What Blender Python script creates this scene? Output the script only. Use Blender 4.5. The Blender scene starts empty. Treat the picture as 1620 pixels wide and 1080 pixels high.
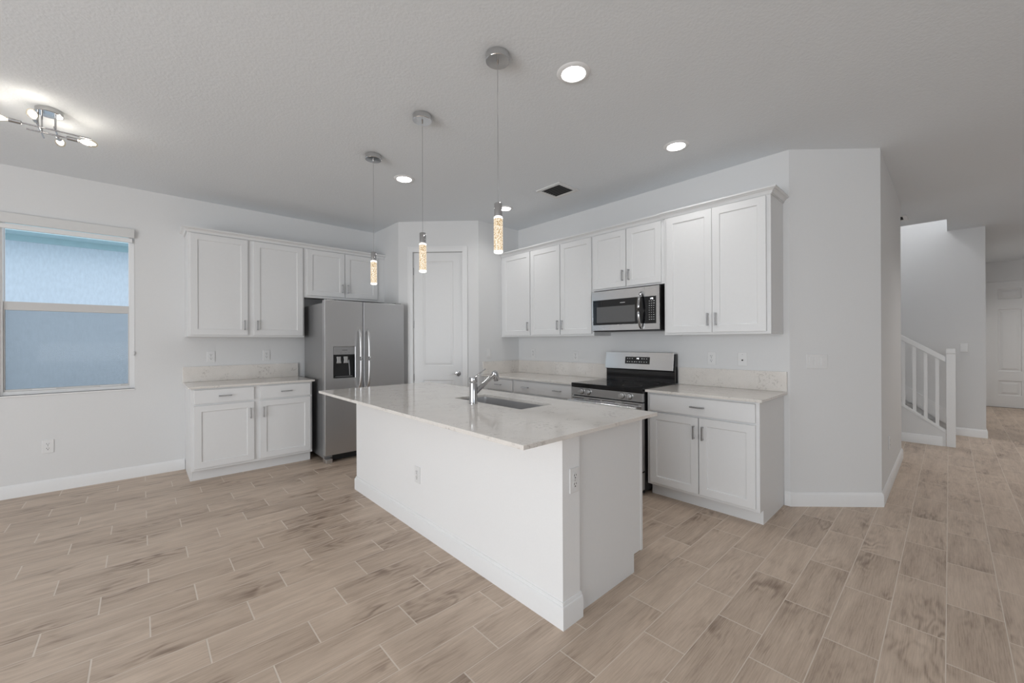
import bpy, bmesh, math, random
from math import sin, cos, pi, radians as R
from mathutils import Vector, Matrix

random.seed(7)
SC = bpy.context.scene
COL = SC.collection

# ------------------------------------------------------------------ camera
cam_d = bpy.data.cameras.new('camera')
cam = bpy.data.objects.new('camera', cam_d)
COL.objects.link(cam)
SC.camera = cam
FPX = 637.4
cam_d.sensor_fit = 'HORIZONTAL'
cam_d.sensor_width = 36.0
cam_d.lens = 36.0 * FPX / 1620.0
cam_d.clip_start = 0.05
cam_d.clip_end = 100
_yaw, _pit, _rol = 0.826411, 0.00067, -0.004115
_f = Vector((cos(_yaw) * cos(_pit), sin(_yaw) * cos(_pit), sin(_pit)))
_r0 = Vector((sin(_yaw), -cos(_yaw), 0))
_u0 = _r0.cross(_f)
_r = _r0 * cos(_rol) + _u0 * sin(_rol)
_u = -_r0 * sin(_rol) + _u0 * cos(_rol)
cam.matrix_world = Matrix(((_r.x, _u.x, -_f.x, 0), (_r.y, _u.y, -_f.y, 0), (_r.z, _u.z, -_f.z, 1.315), (0, 0, 0, 1)))

# ------------------------------------------------------------------ world, view, daylight
SC.view_settings.view_transform = 'Standard'
SC.view_settings.look = 'None'
SC.view_settings.gamma = 1.0
SC.view_settings.use_curve_mapping = False
SC.view_settings.exposure = -0.05
SC.cycles.use_denoising = True
SC.cycles.max_bounces = 10
SC.cycles.diffuse_bounces = 6
SC.cycles.glossy_bounces = 5
SC.cycles.transparent_max_bounces = 12
SC.cycles.caustics_reflective = False
SC.cycles.caustics_refractive = False
SC.cycles.sample_clamp_indirect = 6.0

W = bpy.data.worlds.new('overcast_sky')
SC.world = W
W.use_nodes = True
W.node_tree.nodes['Background'].inputs[0].default_value = (0.80, 0.90, 1.0, 1)
W.node_tree.nodes['Background'].inputs[1].default_value = 1.70


def daylight(name, loc, rot, sx, sy, power, col=(1, 1, 1)):
    d = bpy.data.lights.new(name, 'AREA')
    d.shape = 'RECTANGLE'
    d.size, d.size_y = sx, sy
    d.energy = power
    d.color = col
    o = bpy.data.objects.new(name, d)
    o.location = loc
    o.rotation_euler = rot
    COL.objects.link(o)
    return o


# daylight standing in the sliding glass door behind the camera, and two added fills aimed upward to lift the ceiling
DAY = (0.945, 0.975, 1.0)
daylight('daylight_sliding_door', (-4.45, 0.6, 1.08), (R(90), 0, R(-90)), 4.3, 2.05, 160, DAY)
daylight('ceiling_fill_door', (-4.40, 0.6, 0.35), (R(140), 0, R(-90)), 4.3, 0.7, 12, DAY)  # added fill low at the door, tilted up to brighten the ceiling
daylight('ceiling_fill_side', (-0.4, -3.70, 1.1), (R(140), 0, R(0)), 2.8, 0.7, 26, DAY)  # added upward fill from the near wall, not a real bounce


def downlight_lamp(parent, power):
    d = bpy.data.lights.new('downlight_lamp', 'AREA')
    d.shape = 'DISK'
    d.size = 0.12
    d.energy = power
    d.color = (1.0, 0.985, 0.96)
    d.spread = R(140)
    o = bpy.data.objects.new('downlight_lamp', d)
    o.parent = parent
    o.location = (0, 0, -0.016)
    COL.objects.link(o)
    return o


# ------------------------------------------------------------------ materials
def mat_new(name):
    m = bpy.data.materials.new(name)
    m.use_nodes = True
    nt = m.node_tree
    return m, nt, nt.nodes['Principled BSDF']


def nd(nt, typ, **kw):
    n = nt.nodes.new(typ)
    for k, v in kw.items():
        setattr(n, k, v)
    return n


def lk(nt, a, b):
    nt.links.new(a, b)


def math_n(nt, op, a, b=None, clamp=False):
    n = nd(nt, 'ShaderNodeMath', operation=op, use_clamp=clamp)
    for i, v in enumerate((a, b)):
        if v is None:
            continue
        if isinstance(v, (int, float)):
            n.inputs[i].default_value = v
        else:
            lk(nt, v, n.inputs[i])
    return n.outputs[0]


def mat_plain(name, col, rough=0.5, metal=0.0, noise=40.0, bump=0.03, var=0.03, stretch=(1, 1, 1), spec=0.5, dist=0.002, detail=3.0):
    """colour with a little procedural variation and bump"""
    m, nt, p = mat_new(name)
    tc = nd(nt, 'ShaderNodeTexCoord')
    mp = nd(nt, 'ShaderNodeMapping')
    mp.inputs['Scale'].default_value = stretch
    lk(nt, tc.outputs['Object'], mp.inputs[0])
    nz = nd(nt, 'ShaderNodeTexNoise')
    nz.inputs['Scale'].default_value = noise
    nz.inputs['Detail'].default_value = detail
    lk(nt, mp.outputs[0], nz.inputs['Vector'])
    rp = nd(nt, 'ShaderNodeValToRGB')
    rp.color_ramp.elements[0].position = 0.3
    rp.color_ramp.elements[1].position = 0.7
    rp.color_ramp.elements[0].color = tuple(c * (1 - var) for c in col) + (1,)
    rp.color_ramp.elements[1].color = tuple(min(1, c * (1 + var)) for c in col) + (1,)
    lk(nt, nz.outputs[0], rp.inputs[0])
    lk(nt, rp.outputs[0], p.inputs['Base Color'])
    p.inputs['Roughness'].default_value = rough
    p.inputs['Metallic'].default_value = metal
    p.inputs['Specular IOR Level'].default_value = spec
    if bump:
        b = nd(nt, 'ShaderNodeBump')
        b.inputs['Strength'].default_value = bump
        b.inputs['Distance'].default_value = dist
        lk(nt, nz.outputs[0], b.inputs['Height'])
        lk(nt, b.outputs[0], p.inputs['Normal'])
    return m


def mat_emit(name, col, strength, noise=30.0, var=0.05):
    m, nt, p = mat_new(name)
    tc = nd(nt, 'ShaderNodeTexCoord')
    nz = nd(nt, 'ShaderNodeTexNoise')
    nz.inputs['Scale'].default_value = noise
    lk(nt, tc.outputs['Object'], nz.inputs['Vector'])
    s = math_n(nt, 'MULTIPLY', math_n(nt, 'ADD', math_n(nt, 'MULTIPLY', nz.outputs[0], 2 * var), 1 - var), strength)
    p.inputs['Base Color'].default_value = (*col, 1)
    p.inputs['Emission Color'].default_value = (*col, 1)
    lk(nt, s, p.inputs['Emission Strength'])
    p.inputs['Roughness'].default_value = 0.4
    return m


def mat_floor():
    m, nt, p = mat_new('wood_look_plank_tile')
    tc = nd(nt, 'ShaderNodeTexCoord')
    sp = nd(nt, 'ShaderNodeSeparateXYZ')
    lk(nt, tc.outputs['Object'], sp.inputs[0])
    X, Y = sp.outputs[0], sp.outputs[1]
    PW, PL = 0.1856, 0.549
    rowv = math_n(nt, 'DIVIDE', math_n(nt, 'SUBTRACT', Y, 0.2), PW)
    row = math_n(nt, 'FLOOR', rowv)
    rowf = math_n(nt, 'SUBTRACT', rowv, row)
    sh = math_n(nt, 'MULTIPLY', math_n(nt, 'SUBTRACT', row, 12.0), 0.183)
    colv = math_n(nt, 'DIVIDE', math_n(nt, 'SUBTRACT', math_n(nt, 'SUBTRACT', X, 0.028), sh), PL)
    col = math_n(nt, 'FLOOR', colv)
    colf = math_n(nt, 'SUBTRACT', colv, col)
    dx = math_n(nt, 'MULTIPLY', math_n(nt, 'MINIMUM', colf, math_n(nt, 'SUBTRACT', 1.0, colf)), PL)
    dy = math_n(nt, 'MULTIPLY', math_n(nt, 'MINIMUM', rowf, math_n(nt, 'SUBTRACT', 1.0, rowf)), PW)
    d = math_n(nt, 'MINIMUM', math_n(nt, 'MULTIPLY', dx, 0.62), dy)
    mr = nd(nt, 'ShaderNodeMapRange')
    mr.inputs['From Min'].default_value = 0.0013
    mr.inputs['From Max'].default_value = 0.0024
    lk(nt, d, mr.inputs['Value'])
    tile = mr.outputs[0]                       # 0 in the joint, 1 on the tile
    cid = nd(nt, 'ShaderNodeCombineXYZ')
    lk(nt, col, cid.inputs[0]); lk(nt, row, cid.inputs[1])
    wn = nd(nt, 'ShaderNodeTexWhiteNoise', noise_dimensions='2D')
    lk(nt, cid.outputs[0], wn.inputs['Vector'])
    rnd = wn.outputs['Value']
    # grain coordinates, shifted per plank
    gv = nd(nt, 'ShaderNodeCombineXYZ')
    lk(nt, math_n(nt, 'ADD', X, math_n(nt, 'MULTIPLY', rnd, 37.0)), gv.inputs[0])
    lk(nt, math_n(nt, 'ADD', Y, math_n(nt, 'MULTIPLY', rnd, 11.0)), gv.inputs[1])
    lk(nt, math_n(nt, 'MULTIPLY', rnd, 9.0), gv.inputs[2])

    def noise(scale, detail, rough, stretch):
        mp = nd(nt, 'ShaderNodeMapping')
        mp.inputs['Scale'].default_value = stretch
        lk(nt, gv.outputs[0], mp.inputs[0])
        n = nd(nt, 'ShaderNodeTexNoise')
        n.inputs['Scale'].default_value = scale
        n.inputs['Detail'].default_value = detail
        n.inputs['Roughness'].default_value = rough
        lk(nt, mp.outputs[0], n.inputs['Vector'])
        return n.outputs[0]
    n1 = noise(9.0, 5.0, 0.55, (0.30, 2.2, 1))     # long streaks
    n2 = noise(2.6, 2.0, 0.5, (0.9, 3.0, 1))        # broad figure
    n3 = noise(60.0, 5.0, 0.7, (0.13, 3.6, 1))     # fine pores
    ring = math_n(nt, 'SINE', math_n(nt, 'MULTIPLY', math_n(nt, 'ADD', math_n(nt, 'MULTIPLY', Y, 0.25), n2), 62.0))
    ring = math_n(nt, 'MULTIPLY', math_n(nt, 'ADD', ring, 1.0), 0.5)
    patch = nd(nt, 'ShaderNodeMapRange')
    patch.inputs['From Min'].default_value = 0.50
    patch.inputs['From Max'].default_value = 0.72
    lk(nt, noise(3.0, 2.0, 0.5, (1.0, 1.4, 1)), patch.inputs['Value'])
    g = math_n(nt, 'ADD', math_n(nt, 'MULTIPLY', n1, 0.40), math_n(nt, 'MULTIPLY', n3, 0.46))
    g = math_n(nt, 'ADD', g, math_n(nt, 'MULTIPLY', math_n(nt, 'MULTIPLY', ring, patch.outputs[0]), -0.17))
    g = math_n(nt, 'ADD', g, math_n(nt, 'MULTIPLY', math_n(nt, 'SUBTRACT', rnd, 0.5), 0.10))
    g = math_n(nt, 'ADD', g, 0.095)
    rp = nd(nt, 'ShaderNodeValToRGB')
    e = rp.color_ramp.elements
    e[0].position, e[0].color = 0.29, (0.235, 0.168, 0.124, 1)
    e[1].position, e[1].color = 0.64, (0.615, 0.495, 0.397, 1)
    k = e.new(0.47); k.color = (0.470, 0.368, 0.288, 1)
    lk(nt, g, rp.inputs[0])
    mx = nd(nt, 'ShaderNodeMix', data_type='RGBA')
    lk(nt, tile, mx.inputs[0])
    mx.inputs[6].default_value = (0.66, 0.575, 0.49, 1)
    lk(nt, rp.outputs[0], mx.inputs[7])
    lk(nt, mx.outputs[2], p.inputs['Base Color'])
    p.inputs['Roughness'].default_value = 0.42
    p.inputs['Specular IOR Level'].default_value = 0.45
    h = math_n(nt, 'ADD', math_n(nt, 'MULTIPLY', tile, 1.0), math_n(nt, 'MULTIPLY', g, 0.25))
    b = nd(nt, 'ShaderNodeBump')
    b.inputs['Strength'].default_value = 0.35
    b.inputs['Distance'].default_value = 0.0015
    lk(nt, h, b.inputs['Height'])
    lk(nt, b.outputs[0], p.inputs['Normal'])
    return m


def mat_quartz(name='speckled_quartz', col=(0.715, 0.682, 0.645)):
    m, nt, p = mat_new(name)
    tc = nd(nt, 'ShaderNodeTexCoord')

    def noise(scale, detail, rough=0.55):
        n = nd(nt, 'ShaderNodeTexNoise')
        n.inputs['Scale'].default_value = scale
        n.inputs['Detail'].default_value = detail
        n.inputs['Roughness'].default_value = rough
        lk(nt, tc.outputs['Object'], n.inputs['Vector'])
        return n.outputs[0]
    fine = noise(190.0, 2.0)
    cloud = noise(9.0, 5.0)
    spots = noise(46.0, 3.0, 0.75)
    where = noise(6.5, 2.0)
    v = math_n(nt, 'ADD', math_n(nt, 'MULTIPLY', fine, 0.65), math_n(nt, 'MULTIPLY', cloud, 0.35))
    rp = nd(nt, 'ShaderNodeValToRGB')
    e = rp.color_ramp.elements
    e[0].position, e[0].color = 0.34, tuple(c * 0.93 for c in col) + (1,)
    e[1].position, e[1].color = 0.62, tuple(c * 1.06 for c in col) + (1,)
    lk(nt, v, rp.inputs[0])
    mr = nd(nt, 'ShaderNodeMapRange')
    mr.inputs['From Min'].default_value = 0.53
    mr.inputs['From Max'].default_value = 0.66
    lk(nt, spots, mr.inputs['Value'])
    mw = nd(nt, 'ShaderNodeMapRange')
    mw.inputs['From Min'].default_value = 0.48
    mw.inputs['From Max'].default_value = 0.62
    lk(nt, where, mw.inputs['Value'])
    f = math_n(nt, 'MULTIPLY', math_n(nt, 'MULTIPLY', mr.outputs[0], mw.outputs[0]), 0.55)
    mx = nd(nt, 'ShaderNodeMix', data_type='RGBA')
    lk(nt, f, mx.inputs[0])
    lk(nt, rp.outputs[0], mx.inputs[6])
    mx.inputs[7].default_value = (0.30, 0.27, 0.245, 1)
    lk(nt, mx.outputs[2], p.inputs['Base Color'])
    p.inputs['Roughness'].default_value = 0.10
    p.inputs['Specular IOR Level'].default_value = 0.5
    return m


def mat_steel(name, col=(0.50, 0.50, 0.505), rough=0.27, stretch=(1, 1, 60), noise=9.0, metal=1.0):
    m, nt, p = mat_new(name)
    tc = nd(nt, 'ShaderNodeTexCoord')
    mp = nd(nt, 'ShaderNodeMapping')
    mp.inputs['Scale'].default_value = stretch
    lk(nt, tc.outputs['Object'], mp.inputs[0])
    nz = nd(nt, 'ShaderNodeTexNoise')
    nz.inputs['Scale'].default_value = noise
    nz.inputs['Detail'].default_value = 4
    lk(nt, mp.outputs[0], nz.inputs['Vector'])
    mr = nd(nt, 'ShaderNodeMapRange')
    mr.inputs['To Min'].default_value = rough - 0.02
    mr.inputs['To Max'].default_value = rough + 0.03
    lk(nt, nz.outputs[0], mr.inputs['Value'])
    lk(nt, mr.outputs[0], p.inputs['Roughness'])
    rp = nd(nt, 'ShaderNodeValToRGB')
    rp.color_ramp.elements[0].color = tuple(c * 0.975 for c in col) + (1,)
    rp.color_ramp.elements[1].color = tuple(min(1, c * 1.025) for c in col) + (1,)
    lk(nt, nz.outputs[0], rp.inputs[0])
    lk(nt, rp.outputs[0], p.inputs['Base Color'])
    p.inputs['Metallic'].default_value = metal
    return m


def mat_crystal():
    m, nt, p = mat_new('bubbled_crystal')
    tc = nd(nt, 'ShaderNodeTexCoord')
    vo = nd(nt, 'ShaderNodeTexVoronoi')
    vo.inputs['Scale'].default_value = 190.0
    lk(nt, tc.outputs['Object'], vo.inputs['Vector'])
    nz = nd(nt, 'ShaderNodeTexNoise')
    nz.inputs['Scale'].default_value = 260.0
    nz.inputs['Detail'].default_value = 2
    lk(nt, tc.outputs['Object'], nz.inputs['Vector'])
    v = math_n(nt, 'ADD', math_n(nt, 'MULTIPLY', vo.outputs['Distance'], 0.75), math_n(nt, 'MULTIPLY', nz.outputs[0], 0.55))
    rp = nd(nt, 'ShaderNodeValToRGB')
    e = rp.color_ramp.elements
    e[0].position, e[0].color = 0.48, (1.0, 0.94, 0.84, 1)
    e[1].position, e[1].color = 0.84, (0.40, 0.25, 0.10, 1)
    k = e.new(0.64); k.color = (0.90, 0.71, 0.46, 1)
    lk(nt, v, rp.inputs[0])
    p.inputs['Base Color'].default_value = (0.06, 0.05, 0.04, 1)
    lk(nt, rp.outputs[0], p.inputs['Emission Color'])
    p.inputs['Emission Strength'].default_value = 1.05
    p.inputs['Roughness'].default_value = 0.12
    return m


def mat_glass(name, tint=(1, 1, 1), refl=0.08):
    m, nt, p = mat_new(name)
    nt.nodes.remove(p)
    out = nt.nodes['Material Output']
    tr = nd(nt, 'ShaderNodeBsdfTransparent')
    tr.inputs[0].default_value = (*tint, 1)
    gl = nd(nt, 'ShaderNodeBsdfGlossy')
    gl.inputs['Roughness'].default_value = 0.02
    nz = nd(nt, 'ShaderNodeTexNoise')
    nz.inputs['Scale'].default_value = 2.0
    fac = math_n(nt, 'MULTIPLY', math_n(nt, 'ADD', math_n(nt, 'MULTIPLY', nz.outputs[0], 0.2), 0.9), refl)
    mx = nd(nt, 'ShaderNodeMixShader')
    lk(nt, fac, mx.inputs[0])
    lk(nt, tr.outputs[0], mx.inputs[1])
    lk(nt, gl.outputs[0], mx.inputs[2])
    lk(nt, mx.outputs[0], out.inputs[0])
    return m


def mat_screen():
    """fine insect screen: woven threads with holes between them"""
    m, nt, p = mat_new('insect_screen')
    out = nt.nodes['Material Output']
    tc = nd(nt, 'ShaderNodeTexCoord')
    sp = nd(nt, 'ShaderNodeSeparateXYZ')
    lk(nt, tc.outputs['Object'], sp.inputs[0])
    a = math_n(nt, 'FRACT', math_n(nt, 'MULTIPLY', sp.outputs[0], 620.0))
    b = math_n(nt, 'FRACT', math_n(nt, 'MULTIPLY', sp.outputs[2], 620.0))
    thread = math_n(nt, 'MAXIMUM', math_n(nt, 'LESS_THAN', a, 0.26), math_n(nt, 'LESS_THAN', b, 0.26))
    p.inputs['Base Color'].default_value = (0.10, 0.13, 0.16, 1)
    p.inputs['Roughness'].default_value = 0.7
    tr = nd(nt, 'ShaderNodeBsdfTransparent')
    mx = nd(nt, 'ShaderNodeMixShader')
    lk(nt, thread, mx.inputs[0])
    lk(nt, tr.outputs[0], mx.inputs[1])
    lk(nt, p.outputs[0], mx.inputs[2])
    lk(nt, mx.outputs[0], out.inputs[0])
    return m


M = {}
M['wall'] = mat_plain('white_wall_paint', (0.718, 0.721, 0.724), 0.75, noise=120, bump=0.06, var=0.008, spec=0.25)
M['island'] = mat_plain('front_lit_island_white', (0.80, 0.80, 0.80), 0.7, noise=120, bump=0.05, var=0.008, spec=0.25)  # wall white lifted: the stronger light on the island front is in the colour
M['ceiling'] = mat_plain('textured_ceiling_paint', (0.760, 0.788, 0.815), 0.9, noise=75, bump=0.40, var=0.01, spec=0.1, dist=0.004, detail=2.0)
M['trim'] = mat_plain('white_trim_enamel', (0.785, 0.788, 0.791), 0.42, noise=60, bump=0.01, var=0.006, spec=0.4)
M['cab'] = mat_plain('white_cabinet_lacquer', (0.735, 0.738, 0.741), 0.40, noise=50, bump=0.01, var=0.006, spec=0.4)
M['door'] = mat_plain('white_door_paint', (0.755, 0.758, 0.761), 0.40, noise=60, bump=0.01, var=0.006, spec=0.4)
M['floor'] = mat_floor()
M['quartz'] = mat_quartz()
M['steel'] = mat_steel('brushed_stainless_steel', (0.66, 0.66, 0.665), 0.20)
M['steel_v'] = mat_steel('brushed_fridge_steel', (0.58, 0.58, 0.585), 0.34, (60, 60, 1))
M['fridge_side'] = mat_plain('grey_fridge_side', (0.34, 0.34, 0.345), 0.40, 0.6, noise=200, bump=0.05, var=0.03)
M['sink_steel'] = mat_steel('satin_sink_steel', (0.66, 0.66, 0.67), 0.30, (40, 1, 1), metal=0.7)
M['pull'] = mat_plain('satin_fridge_pull', (0.60, 0.60, 0.605), 0.36, 1.0, noise=90, bump=0.02, var=0.03)
M['chrome'] = mat_plain('polished_chrome', (0.50, 0.50, 0.51), 0.08, 1.0, noise=8, bump=0, var=0.01)
M['canopy'] = mat_plain('satin_chrome_canopy', (0.62, 0.62, 0.625), 0.14, 1.0, noise=8, bump=0, var=0.01)
M['nickel'] = mat_plain('brushed_nickel', (0.46, 0.46, 0.47), 0.28, 1.0, noise=90, bump=0.02, var=0.04)
M['nickel_light'] = mat_plain('satin_knob_metal', (0.74, 0.74, 0.745), 0.30, 1.0, noise=90, bump=0.02, var=0.02)
M['black'] = mat_plain('black_plastic', (0.012, 0.012, 0.013), 0.45, noise=150, bump=0.02, var=0.1)
M['black_gloss'] = mat_plain('black_ceramic_glass', (0.008, 0.008, 0.009), 0.06, noise=20, bump=0, var=0.1)
M['dark_glass'] = mat_plain('smoked_oven_glass', (0.11, 0.11, 0.112), 0.12, noise=300, bump=0, var=0.08)
M['plate'] = mat_plain('white_plate_plastic', (0.755, 0.755, 0.755), 0.35, noise=40, bump=0, var=0.01)
M['slot'] = mat_plain('dark_slot', (0.02, 0.02, 0.02), 0.7, noise=40, bump=0, var=0.05)
M['mark'] = mat_plain('printed_grey_mark', (0.62, 0.62, 0.62), 0.5, noise=60, bump=0, var=0.05)
M['mark_dark'] = mat_plain('printed_dark_mark', (0.10, 0.10, 0.10), 0.5, noise=60, bump=0, var=0.05)
M['clock'] = mat_emit('lit_clock_digits', (0.95, 0.97, 1.0), 1.6)
M['lens'] = mat_emit('lit_downlight_lens', (1.0, 0.98, 0.95), 14.0)
M['bulb'] = mat_glass('amber_bulb_glass', (1.0, 0.95, 0.86), 0.06)
M['filament'] = mat_emit('lit_filament', (1.0, 0.97, 0.93), 30.0, noise=18, var=0.25)
M['crystal'] = mat_crystal()
M['crystal_cap'] = mat_emit('lit_crystal_edge', (1.0, 0.96, 0.88), 2.6)
M['glass'] = mat_glass('window_pane_glass', refl=0.004)
M['screen'] = mat_screen()
M['shade'] = mat_plain('white_blind_vinyl', (0.66, 0.66, 0.655), 0.5, noise=30, bump=0.01, var=0.01)
M['sill'] = mat_plain('white_marble_sill', (0.80, 0.80, 0.80), 0.2, noise=12, bump=0, var=0.04)
M['sash'] = mat_plain('backlit_grey_sash_vinyl', (0.60, 0.59, 0.58), 0.45, noise=40, bump=0.01, var=0.01)  # grey sash, with the rail's backlit dimness put into the colour too
M['stucco'] = mat_plain('pale_blue_stucco', (0.72, 0.80, 0.88), 0.9, noise=38, bump=0.5, var=0.05, stretch=(1, 1, 0.35), dist=0.006)
M['soffit'] = mat_plain('aqua_soffit', (0.52, 0.70, 0.74), 0.7, noise=8, bump=0.02, var=0.03)
M['pale_ground'] = mat_plain('pale_bounce_ground', (0.42, 0.42, 0.40), 0.9, noise=60, bump=0.4, var=0.3)  # unseen ground, coloured pale to bounce light onto the neighbour wall
M['vent'] = mat_plain('white_vent_enamel', (0.72, 0.72, 0.72), 0.45, noise=60, bump=0, var=0.01)
M['vent_dark'] = mat_plain('grey_vent_louver', (0.20, 0.20, 0.20), 0.6, noise=60, bump=0, var=0.03)
M['carpet'] = mat_plain('grey_stair_carpet', (0.26, 0.25, 0.24), 0.95, noise=260, bump=0.5, var=0.15)


# ------------------------------------------------------------------ mesh building
class MB:
    def __init__(self):
        self.bm = bmesh.new()

    def quad(self, *pts):
        return self.bm.faces.new([self.bm.verts.new(p) for p in pts])

    def box(self, x0, y0, z0, x1, y1, z1):
        v = [self.bm.verts.new(p) for p in ((x0, y0, z0), (x1, y0, z0), (x1, y1, z0), (x0, y1, z0), (x0, y0, z1), (x1, y0, z1), (x1, y1, z1), (x0, y1, z1))]
        for f in ((0, 3, 2, 1), (4, 5, 6, 7), (0, 1, 5, 4), (1, 2, 6, 5), (2, 3, 7, 6), (3, 0, 4, 7)):
            self.bm.faces.new([v[i] for i in f])
        return self

    def prism(self, poly, axis, a0, a1):
        """polygon in the two remaining axes extruded along axis"""
        def P(u, v, a):
            return {'x': (a, u, v), 'y': (u, a, v), 'z': (u, v, a)}[axis]
        A = [self.bm.verts.new(P(u, v, a0)) for u, v in poly]
        B = [self.bm.verts.new(P(u, v, a1)) for u, v in poly]
        self.bm.faces.new(A[::-1]); self.bm.faces.new(B)
        n = len(poly)
        for i in range(n):
            self.bm.faces.new((A[i], A[(i + 1) % n], B[(i + 1) % n], B[i]))
        return self

    def loft(self, rings, cap=True, closed=True):
        vs = [[self.bm.verts.new(p) for p in r] for r in rings]
        n = len(vs[0])
        for a, b in zip(vs[:-1], vs[1:]):
            for i in range(n if closed else n - 1):
                j = (i + 1) % n
                self.bm.faces.new((a[i], a[j], b[j], b[i]))
        if cap:
            self.bm.faces.new(vs[0][::-1]); self.bm.faces.new(vs[-1])
        return self

    def tube(self, path, r, seg=12, flat=None):
        """round (or flattened: flat=(rx, ry)) tube along 3-D points; r may be a list"""
        P = [Vector(p) for p in path]
        rs = r if isinstance(r, (list, tuple)) else [r] * len(P)
        rings = []
        ref = Vector((0, 0, 1))
        d0 = (P[1] - P[0]).normalized()
        if abs(d0.dot(ref)) > 0.95:
            ref = Vector((1, 0, 0))
        for i, p in enumerate(P):
            d = (P[min(i + 1, len(P) - 1)] - P[max(i - 1, 0)]).normalized()
            a = ref.cross(d).normalized()
            b = d.cross(a).normalized()
            fx, fy = flat if flat else (1, 1)
            rings.append([p + a * cos(2 * pi * k / seg) * rs[i] * fx + b * sin(2 * pi * k / seg) * rs[i] * fy for k in range(seg)])
        return self.loft(rings)

    def cyl(self, p0, p1, r, seg=24, r2=None):
        return self.tube([p0, p1], [r, r if r2 is None else r2], seg)

    def lathe(self, prof, c=(0, 0, 0), seg=32, axis='z'):
        rings = []
        for rad, h in prof:
            ring = []
            for k in range(seg):
                a = 2 * pi * k / seg
                u, v = rad * cos(a), rad * sin(a)
                q = {'z': (u, v, h), 'x': (h, u, v), 'y': (u, h, v)}[axis]
                ring.append(Vector(q) + Vector(c))
            rings.append(ring)
        return self.loft(rings)

    def paneled(self, x0, x1, z0, z1, yf, t, panels, prof):
        """slab facing -y with panels; prof = [(inset, depth) ...] from a panel's edge inwards"""
        xs = sorted({x0, x1, *[p[0] for p in panels], *[p[1] for p in panels]})
        zs = sorted({z0, z1, *[p[2] for p in panels], *[p[3] for p in panels]})
        for xa, xb in zip(xs[:-1], xs[1:]):
            for za, zb in zip(zs[:-1], zs[1:]):
                if any(abs(p[0] - xa) < 1e-6 and abs(p[1] - xb) < 1e-6 and abs(p[2] - za) < 1e-6 and abs(p[3] - zb) < 1e-6 for p in panels):
                    prev = None
                    for ins, dep in prof:
                        ring = [(xa + ins, yf + dep, za + ins), (xb - ins, yf + dep, za + ins), (xb - ins, yf + dep, zb - ins), (xa + ins, yf + dep, zb - ins)]
                        if prev:
                            for i in range(4):
                                self.quad(prev[i], prev[(i + 1) % 4], ring[(i + 1) % 4], ring[i])
                        prev = ring
                    self.quad(*prev)
                else:
                    self.quad((xa, yf, za), (xb, yf, za), (xb, yf, zb), (xa, yf, zb))
        yb = yf + t
        self.quad((x0, yb, z0), (x0, yb, z1), (x1, yb, z1), (x1, yb, z0))
        for za, zb in zip(zs[:-1], zs[1:]):
            self.quad((x0, yf, za), (x0, yf, zb), (x0, yb, zb), (x0, yb, za))
            self.quad((x1, yf, za), (x1, yb, za), (x1, yb, zb), (x1, yf, zb))
        for xa, xb in zip(xs[:-1], xs[1:]):
            self.quad((xa, yf, z0), (xa, yb, z0), (xb, yb, z0), (xb, yf, z0))
            self.quad((xa, yf, z1), (xb, yf, z1), (xb, yb, z1), (xa, yb, z1))
        return self

    def sweep(self, path, prof, side=1):
        """profile (offset, z) swept along an open xy path with mitred corners; offset is to the right of travel * side"""
        P = [Vector((p[0], p[1])) for p in path]
        N = []
        for a, b in zip(P[:-1], P[1:]):
            d = (b - a).normalized()
            N.append(Vector((d.y, -d.x)) * side)
        rings = []
        for i, p in enumerate(P):
            if i == 0:
                m = N[0]
            elif i == len(P) - 1:
                m = N[-1]
            else:
                m = (N[i - 1] + N[i]) / (1 + N[i - 1].dot(N[i]))
            rings.append([(p.x + m.x * o, p.y + m.y * o, z) for o, z in prof])
        return self.loft(rings)

    def build(self, name, mat, parent=None, bevel=None, smooth=None, merge=True, seg=2):
        bm = self.bm
        if merge:
            bmesh.ops.remove_doubles(bm, verts=bm.verts, dist=1e-5)
        bmesh.ops.recalc_face_normals(bm, faces=bm.faces)
        me = bpy.data.meshes.new(name)
        bm.to_mesh(me)
        bm.free()
        me.materials.append(mat)
        o = bpy.data.objects.new(name, me)
        COL.objects.link(o)
        if parent is not None:
            o.parent = parent
        if bevel:
            bv = o.modifiers.new('edge', 'BEVEL')
            bv.width = bevel
            bv.segments = seg
            bv.limit_method = 'ANGLE'
            bv.angle_limit = R(40)
        if smooth:
            for q in me.polygons:
                q.use_smooth = True
            me.set_sharp_from_angle(angle=R(smooth))
        return o


def box(name, mat, parent, *b, bevel=None):
    return MB().box(*b).build(name, mat, parent, bevel=bevel)


def tag(o, label, cat=None, group=None, kind='thing'):
    o['label'] = label
    if cat:
        o['category'] = cat
    if group:
        o['group'] = group
    o['kind'] = kind
    return o


def thing(name, label, cat, loc=(0, 0, 0), rotz=0.0, group=None):
    o = bpy.data.objects.new(name, None)
    o.empty_display_size = 0.1
    o.location = loc
    o.rotation_euler = (0, 0, rotz)
    COL.objects.link(o)
    return tag(o, label, cat, group)


def struct(o, label=None, cat=None):
    o['kind'] = 'structure'
    if label:
        o['label'] = label
    if cat:
        o['category'] = cat
    return o


def dup(root, loc, rotz=None, label=None, group=None):
    def cp(o, par):
        c = o.copy()
        COL.objects.link(c)
        if par is not None:
            c.parent = par
        for ch in list(o.children):
            cp(ch, c)
        return c
    c = cp(root, None)
    c.location = loc
    if rotz is not None:
        c.rotation_euler = (0, 0, rotz)
    if label:
        c['label'] = label
    if group:
        c['group'] = group
    return c


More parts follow.
